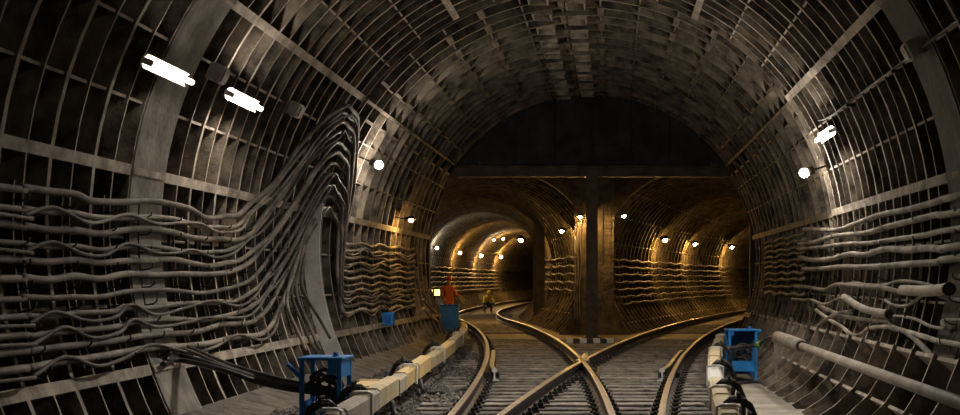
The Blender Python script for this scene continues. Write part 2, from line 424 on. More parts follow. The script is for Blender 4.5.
# pier with spandrel
m = MB(); dp = 39.2; XLc, XRc = xl(dp), xr(dp)
def side(xc, s):
    pts = [(xc+s*0, TZ+2.62)]
    for i in range(1, 10):
        a = PI/2-(PI/2-.25)*i/9; pts.append((xc+s*2.5*math.cos(a), TZ+2.62*math.sin(a)))
    return pts
lft = side(XLc, 1); rgt = side(XRc, -1)
poly = [(XLc,5.2)]+[p for p in lft if p[0] < -1.0]+[(-1.0,2.9),(-1.0,.9),(-1.25,.25),(-1.5,-.05),(.55,-.05),(.3,.3),(.05,.9),(.05,2.9)]+[p for p in reversed(rgt) if p[0] > .05]+[(XRc,5.2)]
for y in (dp, dp+1.2): m.face([(x, y, z) for x, z in poly])
for i in range(len(poly)):
    a, b = poly[i], poly[(i+1) % len(poly)]; m.quad((a[0],dp,a[1]),(b[0],dp,b[1]),(b[0],dp+1.2,b[1]),(a[0],dp+1.2,a[1]))
bmp = m
tag(build(m, 'wall_pier', 'pier'), 'ochre concrete pier dividing the two branch tunnels', 'wall', kind='structure')
pp = at(539, 322, 50)
m = MB(); m.box(pp.x-.2,pp.x-.15,49.8,50.2,-.05,4.2); m.box(pp.x+.15,pp.x+.2,49.8,50.2,-.05,4.2); m.box(pp.x-.15,pp.x+.15,49.98,50.02,-.05,4.2)
put(m, 'steel_post', 'dsteel', 'slim dark steel post inside the left branch tunnel', 'post', kind='structure')
m = MB(); m.box(-5.5,-4.79,DE+.02,DE+.35,-.1,4.5); m.box(3.62,4.3,DE+.02,DE+.35,-.1,4.5)
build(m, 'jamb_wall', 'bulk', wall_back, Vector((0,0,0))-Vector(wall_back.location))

# ------------------------------------------------------------------ branch tunnels
def ring_mesh(name, a0, a1, wd=.8, r=TR, dep=.16):
    mb = MB(); n = max(3, int((a1-a0)/6)); st = (a1-a0)/n
    def P(rr, deg, y): a = math.radians(deg); return (rr*math.cos(a), y, rr*math.sin(a))
    for k in range(n):
        a, b = a0+k*st, a0+(k+1)*st
        mb.quad(P(r+dep,a,0),P(r+dep,b,0),P(r+dep,b,wd),P(r+dep,a,wd),0)
        mb.quad(P(r,a,0),P(r,b,0),P(r,b,.07),P(r,a,.07),1)
        for y in (0,.07): mb.quad(P(r,a,y),P(r+dep,a,y),P(r+dep,b,y),P(r,b,y),2)
        if k % 3 == 0:
            mb.quad(P(r+.05,a,0),P(r+.05,a+.9,0),P(r+.05,a+.9,wd),P(r+.05,a,wd),1)
            for q in (a, a+.9): mb.quad(P(r+.05,q,0),P(r+dep,q,0),P(r+dep,q,wd),P(r+.05,q,wd),1)
    me = bpy.data.meshes.new(name); me.from_pydata(mb.v, [], mb.f)
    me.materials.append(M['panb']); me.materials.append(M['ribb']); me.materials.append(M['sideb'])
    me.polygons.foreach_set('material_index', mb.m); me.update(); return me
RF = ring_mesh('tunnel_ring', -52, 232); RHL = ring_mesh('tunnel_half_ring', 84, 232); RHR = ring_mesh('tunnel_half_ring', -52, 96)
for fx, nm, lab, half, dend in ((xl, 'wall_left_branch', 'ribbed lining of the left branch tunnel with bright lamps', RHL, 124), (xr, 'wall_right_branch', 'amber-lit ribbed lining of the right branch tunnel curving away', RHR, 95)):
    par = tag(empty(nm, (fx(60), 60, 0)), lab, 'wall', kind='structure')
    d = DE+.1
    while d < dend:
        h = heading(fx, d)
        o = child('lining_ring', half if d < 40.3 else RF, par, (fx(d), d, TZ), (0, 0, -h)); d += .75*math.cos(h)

# ------------------------------------------------------------------ rails
RP = [(-.065,0),(.065,0),(.065,.012),(.012,.035),(.01,.125),(.036,.14),(.036,.172),(.028,.18),(-.028,.18),(-.036,.172),(-.036,.14),(-.01,.125),(-.012,.035),(-.065,.012)]
RMI = [1]*14; RMI[6] = 0; RMI[7] = 0; RMI[8] = 0; RMI[5] = 1
def rail_frames(fx, o, d0, d1, step=.8):
    n = int((d1-d0)/step); fr = []
    for i in range(n+1):
        dd = d0+(d1-d0)*i/n; h = heading(fx, dd); oo = o(dd) if callable(o) else o
        fr.append(((fx(dd)+oo*math.cos(h), dd-oo*math.sin(h), 0), (math.cos(h), -math.sin(h), 0)))
    return fr
G = .795
for fx, o, d1, lab in ((xl,-G,122,'outer rail of the left track, sweeping left into the branch tunnel'),
                       (xl, G,122,'inner rail of the left track, running through the crossing toward the left tunnel'),
                       (xr,-G,92,'inner rail of the right track, running through the crossing toward the right tunnel'),
                       (xr, G,92,'outer rail of the right track, beside the right contact rail')):
    m = MB(); m.sweep(RP, rail_frames(fx, o, 5, d1), RMI, capmi=1)
    tag(build(m, 'rail', ['steel','rust']), lab, 'rail', 'running rails of the two diverging tracks')
# check rails with white painted ends
for fx, s, lab in ((xl, -1, 'short check rail with white end inside the left outer rail'), (xr, 1, 'short check rail with white end inside the right outer rail')):
    f = lambda dd, s=s: s*(G-.11-(.07*((22.4-dd)/1.6)**2 if dd < 22.4 else 0))
    e = empty('check_rail', off_pt(fx, 20.8, f(20.8), 0)); tag(e, lab, 'rail', 'check rails')
    m = MB(); fr = rail_frames(fx, f, 20.8, 26.5, .4); m.sweep(RP, fr, RMI, capmi=1)
    m.v = [tuple(Vector(v)-Vector(e.location)) for v in m.v]; build(m, 'rail_body', ['steel','rust'], e)
    m = MB(); o, xd = fr[0]; m.sweep([(x*1.12, z*1.03) for x, z in RP], [((o[0],o[1]-.012,0),xd),((o[0],o[1]-.001,0),xd)], [0]*14)
    m.v = [tuple(Vector(v)-Vector(e.location)) for v in m.v]; build(m, 'painted_end', 'wht', e)
    m = MB(); m.box(-.28 if s < 0 else -.05, .05 if s < 0 else .28, .25, .32, .03, .11); build(m, 'spacer_block', 'iron', e)
# crossing frog: base plate, wing rails, nose
dfc = 22.4
e = tag(empty('crossing_frog', (( xl(dfc)+G+xr(dfc)-G)/2, dfc, 0)), 'steel crossing where the inner rails of both tracks meet', 'rail crossing')
m = MB(); m.box(-.3,.3,-1.2,1.6,.001,.02); build(m, 'base_plate', 'iron', e)
for s in (-1, 1):
    fx, o = (xl, G) if s > 0 else (xr, -G)
    m = MB(); ff = lambda dd, s=s, o=o: o+s*(.085+(.1*((dd-23.6)/1.6) if dd > 23.6 else 0))
    fr = rail_frames(fx, ff, 22.9, 25.2, .4); m.sweep(RP, fr, RMI, capmi=1)
    m.v = [tuple(Vector(v)-Vector(e.location)) for v in m.v]; build(m, 'wing_rail', ['steel','rust'], e)
    for y in (-.9,-.3,.3,.9):
        m = MB(); m.tube([(s*.22,y,.02),(s*.22,y,.06)], .025, 6); build(m, 'bolt', 'iron', e)

# ------------------------------------------------------------------ sleepers with rail chairs
chm = MB(); chm.box(-.17,.17,-.09,.09,0,.022,0)
for s in (-1, 1):
    chm.box(s*.115-.035, s*.115+.035, -.055, .055, .022, .06, 0); chm.tube([(s*.115,0,.06),(s*.115,0,.10)], .022, 6)
chair_me = chm.mesh('rail_chair', ['iron'])
d = 9.2; k = 0
while d < 36:
    x0 = xl(d)-G-.55+random.uniform(-.08,.08); x1 = xr(d)+G+.5+random.uniform(-.08,.08)
    m = MB(); hw = (x1-x0)/2; wd = .115+random.uniform(-.008,.008)
    m.box(-hw, hw, -wd, wd, 0, .10+random.uniform(-.006,.004), 0, .012)
    o = build(m, 'sleeper', 'sleeper', None, ((x0+x1)/2, d+random.uniform(-.02,.02), -.10), (0,0,random.uniform(-.006,.006)))
    ks = round((d-22.16)/.56)
    tag(o, 'worn timber sleeper directly under the steel rail crossing' if ks == 0 else 'worn timber sleeper under the junction rails, %s one %s the steel crossing' % (ORD[abs(ks)-1], 'beyond' if ks > 0 else 'in front of'), 'sleeper', 'timber sleepers under the junction')
    for fx, oo in ((xl,-G),(xl,G),(xr,-G),(xr,G)):
        p = off_pt(fx, d, oo, 0)
        link('rail_chair', chair_me, o, (p.x-(x0+x1)/2, 0, .10))
    d += .56; k += 1
for fx, d1 in ((xl, 62), (xr, 58)):
    d = 40.5; k = 0
    m = MB(); m.box(-1.35,1.35,-.12,.12,-.05,.03,0,.01); sm = m.mesh('branch_sleeper', ['sleeper'])
    while d < d1:
        o = link('sleeper', sm, None, (fx(d), d, -.04), (0,0,-heading(fx,d)))
        tag(o, 'timber sleeper on the %s branch track, %s one past the pier' % ('left' if fx is xl else 'right', ORD[k]), 'sleeper', 'sleepers in the left branch' if fx is xl else 'sleepers in the right branch')
        d += .62; k += 1

# ballast
def stones(regs, seed):
    rnd = random.Random(seed); v = []; f = []
    for (fn, n, smin, smax) in regs:
        for _ in range(n):
            x, y, z = fn(rnd); s = rnd.uniform(smin, smax); i = len(v)
            for dx, dy, dz in ((1,0,0),(-1,0,0),(0,1,0),(0,-1,0),(0,0,1),(0,0,-1)):
                q = s*rnd.uniform(.6,1.2); v.append((x+dx*q+rnd.uniform(-.3,.3)*s, y+dy*q+rnd.uniform(-.3,.3)*s, z+dz*q*.7))
            for a, b, c in ((0,2,4),(2,1,4),(1,3,4),(3,0,4),(2,0,5),(1,2,5),(3,1,5),(0,3,5)): f.append((i+a,i+b,i+c))
    return v, f
def left_bank(r):
    y = r.uniform(9, 31); x = r.uniform(-3.75, xl(y)-G-.15); return x, y, -.05+.05*r.random()+.04*math.sin(x*5+y*1.7)
def cribs(r):
    y = r.uniform(9, 31); x = r.uniform(xl(y)-G, xr(y)+G+.3); return x, y, -.07+.02*r.random()
def right_bank(r):
    y = r.uniform(9, 31); x = r.uniform(xr(y)+G+.1, xr(y)+G+.75); return x, y, -.06+.03*r.random()
v, f = stones([(left_bank, 9000, .02, .065), (cribs, 5000, .012, .035), (right_bank, 1500, .015, .04)], 3)
me = bpy.data.meshes.new('ballast'); me.from_pydata(v, [], f); me.materials.append(M['stone'])
tag(link('ballast', me), 'loose dark stone ballast around the sleepers and rails', 'ballast', kind='stuff')

# ------------------------------------------------------------------ contact rails with cover boards
cov_me = {}
def contact_rail(fx, off, joints, brackets, kinds, dend, lab, s):
    e = tag(empty('contact_rail', off_pt(fx, joints[0], off, 0)), lab, 'contact rail', 'contact rails')
    O = Vector(e.location)
    def loc(m): m.v = [tuple(Vector(q)-O) for q in m.v]
    m = MB(); m.sweep([(-.04,.17),(.04,.17),(.04,.20),(.012,.21),(.012,.26),(-.012,.26),(-.012,.21),(-.04,.20)], rail_frames(fx, off, joints[0], dend, 1), [0]*8); loc(m)
    build(m, 'conductor', 'rust', e)
    for i in range(len(joints)-1):
        a, b = joints[i]+.02, joints[i+1]-.02
        m = MB(); hw = .082+.008*(i % 2); zt = .37+.015*((i*7) % 3)
        m.sweep([(-hw,.19),(-hw+.03,.19),(-hw+.03,zt-.05),(hw-.03,zt-.05),(hw-.03,.19),(hw,.19),(hw,zt-.025),(hw-.03,zt),(-hw+.03,zt),(-hw,zt-.025)], rail_frames(fx, off, a, b, 1.0) if b-a > 1 else [rail_frames(fx, off, a, a+1, 1)[0], rail_frames(fx, off, b, b+1, 1)[0]], [0]*10)
        loc(m); build(m, 'cover_board', kinds[i % len(kinds)], e)
    for d in brackets:
        h = heading(fx, d); p = off_pt(fx, d, off, 0)-O
        b = MB(); b.tube([(s*.21,0,-.02),(s*.25,0,.12),(s*.25,0,.28),(s*.20,0,.39),(s*.12,0,.45),(s*.04,0,.45),(-s*.02,0,.40)], [.034,.03,.03,.034,.036,.034,.03], 8)
        b.box(min(s*.12,s*.32), max(s*.12,s*.32), -.12, .12, -.06, .0)
        bo = build(b, 'bracket', 'iron', e, p, (0,0,-h))
        b = MB()
        for q in (-.06,.06): b.tube([(s*.10,q,.45),(s*.10,q,.51)], .018, 6)
        b.box(min(s*.03,s*.17), max(s*.03,s*.17), -.08, .08, .42, .46)
        build(b, 'clamp_bolts', 'iron', bo)
        c = MB()
        ho = .112
        for y in (-.03,):
            c.sweep([(-ho,.16),(-ho+.02,.16),(-ho+.02,.395),(ho-.02,.395),(ho-.02,.16),(ho,.16),(ho,.40),(ho-.05,.425),(-ho+.05,.425),(-ho,.40)], [((0,y-.05,0),(1,0,0)),((0,y+.05,0),(1,0,0))], [0]*10)
        co = build(c, 'insulator_hood', 'wht', e, p+Vector((0,-.13,0)), (0,0,-h))
    return e
contact_rail(xl, lambda d: -1.64+(0 if d < 20 else min(.42,(d-20)*.028)), [9.6,12.2,14.3,16.1,17.0,18.6,20.6,23.2,26,29.5,33.5,37.5], [10,12,13.8,18.3,23,29.5], ['coverg','coverg','cream','coverg','wood','wood','cream','wood'], 40, 'contact rail under cream and pine cover boards beside the left track', -1)
contact_rail(xr, 1.38, [9.6,11.8,13.7,16,18.4,20.6,23.3,26.5,30], [10.6,12.4,14.6,18,23,28.3], ['coverg','cream','cream','wht','cream','cream'], 31, 'contact rail under pale cover boards beside the right track', 1)
# loose timber box beside the left contact rail
p = at(372, 388, 16.6)
m = MB(); m.box(-.17,.17,-.62,.62,.0,.30,0,.012)
e = tag(empty('timber_box', (-2.93, 16.9, -.05), .06), 'yellow pine timber box lying beside the left contact rail', 'timber box')
build(m, 'box_body', 'wood', e)
for y in (-.5,.5):
    m = MB(); m.box(-.18,.18,y-.04,y+.04,.295,.315); build(m, 'batten', 'wood', e)
# striped fouling bar between the tracks
e = tag(empty('striped_marker_bar', (-.52, 33.2, .005)), 'black and white striped marker bar lying between the tracks', 'marker bar')
for i in range(7):
    m = MB(); x = -.56+i*.16; m.box(x, x+.16, -.06, .06, .0, .11); build(m, 'stripe', 'wht' if i % 2 == 0 else 'black', e)

# ------------------------------------------------------------------ cables on the left wall
rows = [
 [(0,187),(20,187),(48,191),(75,194),(88,200),(105,202),(125,202),(150,201),(172,204),(190,209),(203,217),(215,218),(226,216),(238,215),(252,202),(275,182),(298,148),(322,122),(341,108)],
 [(0,207),(20,208),(48,212),(75,213),(95,217),(125,218),(150,217),(175,219),(198,226),(215,227),(236,226),(250,213),(272,190),(295,160),(318,134),(338,115)],
 [(0,224),(20,225),(48,230),(75,230),(100,234),(125,230),(150,229),(172,232),(190,237),(205,239),(223,239),(238,240),(250,233),(264,215),(280,194),(302,163),(322,138),(337,124)],
 [(0,242),(20,244),(48,247),(75,246),(100,250),(125,247),(150,246),(172,249),(190,252),(210,252),(228,250),(246,241),(260,226),(278,202),(300,172),(320,147),(335,134)],
 [(0,259),(20,260),(48,262),(75,260),(100,263),(125,261),(150,261),(172,259),(192,263),(210,266),(225,263),(240,260),(256,248),(270,236),(284,218),(302,190),(320,161),(332,145)],
 [(0,279),(20,277),(48,280),(75,276),(100,279),(125,274),(150,275),(180,274),(215,274),(235,270),(250,262),(263,247),(277,230),(294,206),(310,180),(322,162),(331,155)],
 [(0,300),(20,297),(48,298),(75,297),(100,297),(125,292),(150,290),(170,290),(200,293),(220,290),(245,283),(258,272),(271,254),(284,234),(300,210),(315,183),(328,166)],
 [(0,318),(25,316),(50,317),(80,313),(110,312),(128,308),(150,308),(180,304),(210,303),(235,301),(250,293),(262,283),(273,267),(287,245),(303,217),(316,192),(326,177)],
 [(0,337),(30,336),(60,332),(85,330),(115,327),(130,323),(150,320),(180,319),(205,320),(240,312),(252,306),(265,295),(276,277),(291,251),(306,223),(317,202),(324,189)],
 [(0,354),(30,351),(60,347),(88,344),(120,340),(150,335),(195,332),(220,325),(248,323),(258,318),(270,305),(281,284),(296,252),(308,228),(318,210),(323,199)],
 [(0,372),(30,368),(60,362),(90,358),(120,353),(150,348),(185,346),(210,343),(235,337),(258,335),(270,327),(278,312),(285,294),(292,272),(303,245),(312,226),(320,211)],
]
def cable_obj(pts, r, label, group, matn, n=7, sub=5):
    m = MB(); m.tube(spline(pts, sub), r, n); return put(m, 'cable', matn, label, 'cable', group)
RY = [242,249,256,263,270,277,284,291,298,305,312]
for i, rw in enumerate(rows):
    lay = [.10+.05*((i*3) % 3)/1.0]*len(rw)
    pts = []
    w0 = wall(*rw[0], .10); a0 = math.atan2(w0.z-AZ, w0.x-AX)
    pts.append(Vector((AX+(R-.10)*math.cos(a0), 6.0, AZ+(R-.10)*math.sin(a0))))
    for j, q in enumerate(rw):
        t = max(0, (j/len(rw)-.6)/.4)
        pts.append(wall(q[0], q[1], .09+t*(.05+.035*(i % 3))))
    ax_, ay_ = rw[-1]
    # over the top and down again, then on along the far rings
    xo = 353-1.9*i; o2 = .10+.035*(i % 3)
    for q in [(ax_+6, ay_-2.5), (ax_+11, ay_+2), (xo+5-.1*i, ay_+16), (xo-1+.4*i, (ay_+16+RY[i])/2), (339+.2*i, RY[i]-8), (344, RY[i]+1)]:
        pts.append(wall(q[0], q[1], o2))
    yr = RY[i]
    for j, x in enumerate((353,362,371,380,389,398,407,414)):
        t = (x-344)/(612-344.)
        pts.append(wall(x, yr+(282-yr)*t*.75+(1.6 if j % 2 == 0 else -1.0)+random.uniform(-.6,.6), .08))
    cable_obj(pts, [.034,.028,.034,.026,.032,.034,.026,.028,.03,.032,.034][i], 'grey cable on the left wall sweeping up over the bundle, %s row from the top' % ORD[i], 'cables climbing the left wall', 'cable')
    if i in (1,3,7,8,10):                    # a thinner companion lying on the first
        pts2 = [p+Vector((.05, .0, -.055 if k % 3 else .03)) for k, p in enumerate(pts)]
        pts2 = [Vector((p.x, p.y, p.z))+Vector((.02*math.sin(k*1.9),0,.015*math.cos(k*2.3))) for k, p in enumerate(pts2)]
        cable_obj(pts2, .018, 'thin grey cable lying against the %s cable row of the left wall' % ORD[i], 'cables climbing the left wall', 'cable', 6)
# cables that leave the bundle downwards to the foot of the wall
drops = [[(301,246),(297,262),(292,283),(293,300),(302,322),(312,345),(318,352)],
         [(304,246),(300,264),(296,284),(299,303),(309,325),(320,350)],
         [(298,256),(293,274),(287,295),(289,312),(297,330),(306,350)],
         [(306,252),(303,268),(302,285),(309,302),(320,320),(330,338)]]
for i, dr in enumerate(drops):
    pts = [wall(x, y, .16+.03*i) for x, y in dr]
    cable_obj(pts, .024, 'grey cable dropping from the bundle to the wall foot, %s of four' % ORD[i], 'cables dropping to the wall foot', 'cable')
# black cables from the wall to the near blue stand
for i, (y0, lf, mt, nm) in enumerate(((346,0,'cable','upper pale'),(349,.05,'cable','lower pale'),(356,-.03,'cabled','upper black'),(360,-.10,'cabled','lower black'))):
    p0 = wall(186-2*i, y0, .1)
    p1 = at(226, 363+3*i+lf*10, 14.35-.1*i); p2 = at(262, 374+3*i, 14.1); p3 = at(300, 383+2.5*i, 13.95); p4 = Vector((-2.82+.05*i, 14.0, .42-.02*i))
    pre = wall(172-3*i, y0+4, .1)
    cable_obj([pre, p0, p1, p2, p3, p4], .028 if mt == 'cabled' else .02, '%s cable sagging from the left wall to the near blue stand' % nm, 'cables to the near blue stand', mt)
# grey curved plate at the edge of the bundle
def arc_plate(d, a0, a1, r0, r1, th):
    m = MB(); n = 18
    fr = [math.radians(a0+(a1-a0)*i/n) for i in range(n+1)]
    for i in range(n):
        a, b = fr[i], fr[i+1]
        P = lambda r, q, y: (AX+r*math.cos(q), y, AZ+r*math.sin(q))
        for y in (d, d+th): m.quad(P(r0,a,y),P(r1,a,y),P(r1,b,y),P(r0,b,y))
        for r in (r0, r1): m.quad(P(r,a,d),P(r,b,d),P(r,b,d+th),P(r,a,d+th))
    return m
m = arc_plate(22.0, 170, 208, 4.0, 4.24, .05)
put(m, 'curved_plate', 'plate', 'grey curved steel plate behind the falling cables on the left wall', 'plate')

# cables on the right wall
rc = [
 ([(804,229),(835,230),(855,224),(880,215),(905,210),(925,205),(945,199),(960,195)], .040, 'topmost thick pale cable on the right wall'),
 ([(799,244),(815,242),(835,236),(865,233),(890,226),(915,220),(940,214),(960,212)], .040, 'second thick pale cable from the top on the right wall'),
 ([(799,249),(822,247),(845,244),(870,243),(890,240),(925,235),(960,228)], .034, 'third cable from the top on the right wall, darker and straight'),
 ([(800,257),(812,260),(830,259),(850,254),(865,255),(885,249),(905,250),(930,248),(945,250),(960,246)], .044, 'bright wavy cable fourth from the top on the right wall'),
 ([(803,269),(820,269),(840,267),(870,267),(910,264),(940,262),(960,258)], .042, 'fifth cable from the top on the right wall'),
 ([(796,286),(812,288),(825,290),(835,285),(845,285),(860,286),(872,287),(885,288),(900,292),(915,290),(928,288)], .034, 'knotted cable entering the thick sleeve on the right wall'),
 ([(840,287),(852,283),(868,285),(885,285),(900,281),(925,284),(940,290),(960,300)], .022, 'thin cable looping over the thick sleeve on the right wall'),
 ([(792,299),(805,300),(812,300),(822,304),(830,303),(838,299),(850,298)], .024, 'short wavy cable below the knotted one on the right wall'),
 ([(820,306),(840,315),(865,320),(888,321),(893,328),(908,333),(926,350),(936,359),(960,364)], .034, 'cable stepping steeply down above the long pipe on the right wall'),
 ([(816,310),(830,320),(842,327),(852,335),(862,334),(870,328),(890,327),(900,330),(925,337),(940,342),(960,345)], .030, 'cable dipping in a shallow V above the long pipe'),
 ([(882,318),(895,316),(915,319),(930,326),(945,328),(960,320)], .018, 'thin cable hanging below the thick sleeve near the frame edge'),
 ([(791,318),(796,325),(806,328),(816,327),(828,319),(838,314),(850,312)], .036, 'pale cable curling up at the pipe end on the right wall'),
 ([(885,300),(893,305),(905,306),(915,301),(925,292)], .020, 'thin cable sagging in a loop under the thick sleeve'),
]
for pts, r, lab in rc:
    p = [wall(x, y, .11) for x, y in pts]
    if pts[-1][0] == 960:
        q = p[-1]; a = math.atan2(q.z-AZ, q.x-AX); p.append(Vector((AX+(R-.11)*math.cos(a), 6, AZ+(R-.11)*math.sin(a))))
    cable_obj(p, r, lab, 'cables along the right wall', 'cabler')
for i, (pts, r, lab) in enumerate((([(903,290),(925,291),(949,289)], .062, 'thick grey cable sleeve with open end on the right wall'), ([(844,297),(864,309),(889,314)], .05, 'bent thick sleeve in the middle of the right wall cables'))):
    p = spline([wall(x, y, .17) for x, y in pts], 5)
    m = MB(); m.tube(p, r, 12); e = put(m, 'cable_sleeve', 'pipe', lab, 'sleeve', 'thick cable sleeves')
    dr = (p[-1]-p[-2]).normalized(); k = MB(); k.tube([p[-1]-dr*.06, p[-1]+dr*.02], [r*1.12, r*1.12], 12); k.tube([p[-1]+dr*.02, p[-1]+dr*.022], [r*.75]*2, 12, 1)
    k.v = [tuple(Vector(v)-Vector(e.location)) for v in k.v]; build(k, 'end_ring', ['iron','black'], e)
# darker rows continuing along the far rings on the right
for i, y in enumerate((232,238,245,251,258,264,272,279,287,295)):
    p = []
    for j, x in enumerate((806,800,794,788,782,776,770,765)):
        t = (812-x)/(812-612.); p.append(wall(x, y+(283-y)*t*.9+(1.0 if j % 2 else -.8)+random.uniform(-.5,.5), .08))
    cable_obj(p, .03, 'dim cable on the far rings of the right wall, %s row from the top' % ORD[i], 'dim cables on the far right wall', 'cable', 6, 4)

# cable brackets: curved flat bars with hooks
def bracket_mesh(a0, a1, nh, s):
    m = MB(); n = 10; P = lambda r, deg, y: (r*math.cos(math.radians(deg)), y, r*math.sin(math.radians(deg)))
    for i in range(n):
        a, b = a0+(a1-a0)*i/n, a0+(a1-a0)*(i+1)/n
        for y in (-.015,.015): m.quad(P(R-.03,a,y),P(R,a,y),P(R,b,y),P(R-.03,b,y))
        for r in (R-.03, R): m.quad(P(r,a,-.015),P(r,b,-.015),P(r,b,.015),P(r,a,.015))
    for i in range(nh):
        a = a0+(a1-a0)*(i+.5)/nh; up = 1 if s > 0 else -1
        m.tube([P(R-.03,a-up*1.0,0), P(R-.11,a-up*1.0,0), P(R-.15,a-up*.7,0), P(R-.155,a-up*.2,0)], .009, 5)
    return m.mesh('cable_bracket', ['iron'])
bl = bracket_mesh(176, 198, 9, -1); br = bracket_mesh(5, -17, 7, 1)
for s, me, side_, rng in ((-1, bl, 'left', range(9, 22)), (1, br, 'right', range(10, 36, 2))):
    for q, k in enumerate(rng):
        o = link('cable_bracket', me, None, (AX, k+.27, AZ))
        tag(o, 'iron hook bar holding the %s wall cables, %s from the near end' % (side_, ORD[q]), 'bracket', 'cable brackets on the %s wall' % side_)
# ------------------------------------------------------------------ pipes right
def cylpts(a, b): return [a, b]
e = tag(empty('long_pipe', at(800,345,20)*1), 'long grey pipe on posts in front of the right wall, with pale joint bands', 'pipe')
X = 2.58; Zp = .60; O = Vector(e.location)
def lp(d): return Vector((X+.004*(d-18), d, Zp))
m = MB(); m.tube([lp(6)-O, lp(12)-O, lp(20)-O], .052, 14); build(m, 'pipe_run', 'pipe', e)
m = MB(); m.tube([lp(19.2)-O, lp(19.22)-O, lp(21.9)-O, lp(21.92)-O], [.06,.095,.10,.08], 14); build(m, 'end_sleeve', 'pipe', e)
for dd in (12.4, 16.9):
    m = MB(); m.tube([lp(dd-.12)-O, lp(dd+.12)-O], .051, 14); build(m, 'joint_band', 'wht', e)
m = MB(); m.tube([lp(19.0)-O, lp(19.2)-O], .075, 14); build(m, 'joint_ring', 'iron', e)
for dd in (9.0, 22.2):
    m = MB(); m.box(lp(dd).x-.025-O.x, lp(dd).x+.025-O.x, dd-.025-O.y, dd+.025-O.y, WZ-O.z, Zp-.05-O.z); build(m, 'post', 'pipe', e)
m = MB(); m.tube([Vector((3.30,24.5,.60)), Vector((3.32,28,.60)), Vector((3.32,32.5,.60))], .09, 12)
m.tube([Vector((3.30,25.3,.60)), Vector((3.30,25.7,.60))], .105, 12)
for dd in (25, 30): m.box(3.28,3.34,dd,dd+.06,.35,.55)
put(m, 'short_pipe', 'pipe', 'darker short pipe behind the far blue stand by the right wall', 'pipe')
# conduit with hanger box on the upper right wall
m = MB(); m.tube(spline([cyl(d, 26.5+(.5 if int(d) % 2 else -.3), .10) for d in (8,10,12,14,16,18,20,21)], 3), .016, 7)
for d in (9.5,12.5,15.5,18.5): m.box(cyl(d,26,.12).x-.02, cyl(d,26,.0).x+.0, d-.015, d+.015, cyl(d,26).z-.08, cyl(d,26).z-.04)
put(m, 'conduit', 'iron', 'dark conduit on hangers along the upper right vault', 'conduit')
m = MB(); q = at(845,100,18.6)
# ------------------------------------------------------------------ blue stands
def stand(name, loc, rz, W, Dp, Ht, label, left):
    e = tag(empty(name, loc, rz), label, 'equipment stand', 'blue equipment stands'); p = .045; hw, hd = W/2, Dp/2
    for sx in (-1, 1):
        for sy in (-1, 1):
            m = MB(); m.box(sx*hw-(p if sx > 0 else 0), sx*hw+(p if sx < 0 else 0), sy*hd-(p if sy > 0 else 0), sy*hd+(p if sy < 0 else 0), 0, Ht-.03, 0, .006); build(m, 'leg', 'blue', e)
    m = MB(); m.box(-hw-.015, hw+.015, -hd-.015, hd+.015, Ht-.03, Ht, 0, .008); build(m, 'top_plate', 'blue', e)
    m = MB(); m.box(-hw+p, hw-p, -hd+.005, -hd+.02, .04 if left else .18, .30 if left else .36); build(m, 'front_apron', 'blue', e)
    m = MB(); m.box(hw-.02, hw-.006, -hd+p, hd-p, Ht-.20, Ht-.03); build(m, 'side_panel', 'blue', e)
    m = MB(); m.box(-hw+.006, -hw+.02, -hd+p, hd-p, .04, .34); build(m, 'side_panel', 'blued', e)
    m = MB(); m.box(-hw+p, hw-p, hd-.02, hd-.006, .1, .34 if left else Ht-.03); build(m, 'back_apron', 'blued', e)
    m = MB(); m.box(-hw+p, hw-p, -hd+.02, hd-.03, .26, .29); build(m, 'shelf', 'blue', e)
    m = MB(); m.tube([(hw*.55,-hd*.3,Ht),(hw*.55,-hd*.3,Ht+.045)], .025, 8); m.tube([(hw*.55,-hd*.3,Ht+.0),(hw*.55,-hd*.3,Ht+.012)], .04, 8); build(m, 'top_bolt', 'blue', e)
    m = MB()
    m.tube([(-hw,-hd+.05,Ht-.20),(-hw-.10,-hd+.05,Ht-.10),(-hw-.13,-hd+.05,Ht-.07)] if left else [(hw,-hd+.05,Ht-.09),(hw+.05,-hd+.05,Ht-.03),(hw+.06,-hd+.05,Ht)], .022, 8); build(m, 'handle', 'blue', e)
    # coil of black cable inside
    m = MB(); pts = []
    for k in range(90):
        a = k*.42; r = .10+.045*math.sin(k*.9); pts.append((.02+r*math.cos(a)*1.1, -hd*.35+.10*math.sin(k*.23), .29+.20+r*1.15*math.sin(a)))
    m.tube(pts, .02, 6); build(m, 'cable_coil', 'cabled', e)
    m = MB(); m.box(-.10,.12,-.03,hd*.5,.29,.46,0,.02); build(m, 'transformer_core', 'iron', e)
    m = MB()
    if left: m.box(hw-p-.09, hw-p, -hd+.004, -hd+.016, Ht-.17, Ht-.03)
    else: m.box(-hw+p, -hw+p+.05, -hd+.004, -hd+.016, Ht-.1, Ht-.03)
    build(m, 'corner_gusset', 'blue', e)
    return e
stand('equipment_stand', (-2.86, 14.0, -.04), -.05, .42, .46, .78, 'bright blue steel equipment stand near the left contact rail, fed by black cables', True)
stand('equipment_stand', (2.24, 24.3, WZ), .04, .50, .5, .90, 'blue steel equipment stand on the right walkway by the pipe end', False)
m = MB(); m.tube(spline([lp(21.95)+Vector((0,-.05,.02)), Vector((2.55,22.8,.55)), Vector((2.45,23.5,.42)), Vector((2.2,23.8,.36)), Vector((1.98,23.85,.34))], 5), .035, 8)
e = put(m, 'hose', 'cabled', 'black hose from the pipe end to the far blue stand', 'hose')
m = MB(); m.tube([(2.44,23.5,.41),(2.48,23.38,.44)], .055, 10); m.v = [tuple(Vector(q)-Vector(e.location)) for q in m.v]
build(m, 'hose_coupling', 'green', e)['label'] = 'green hose coupling'
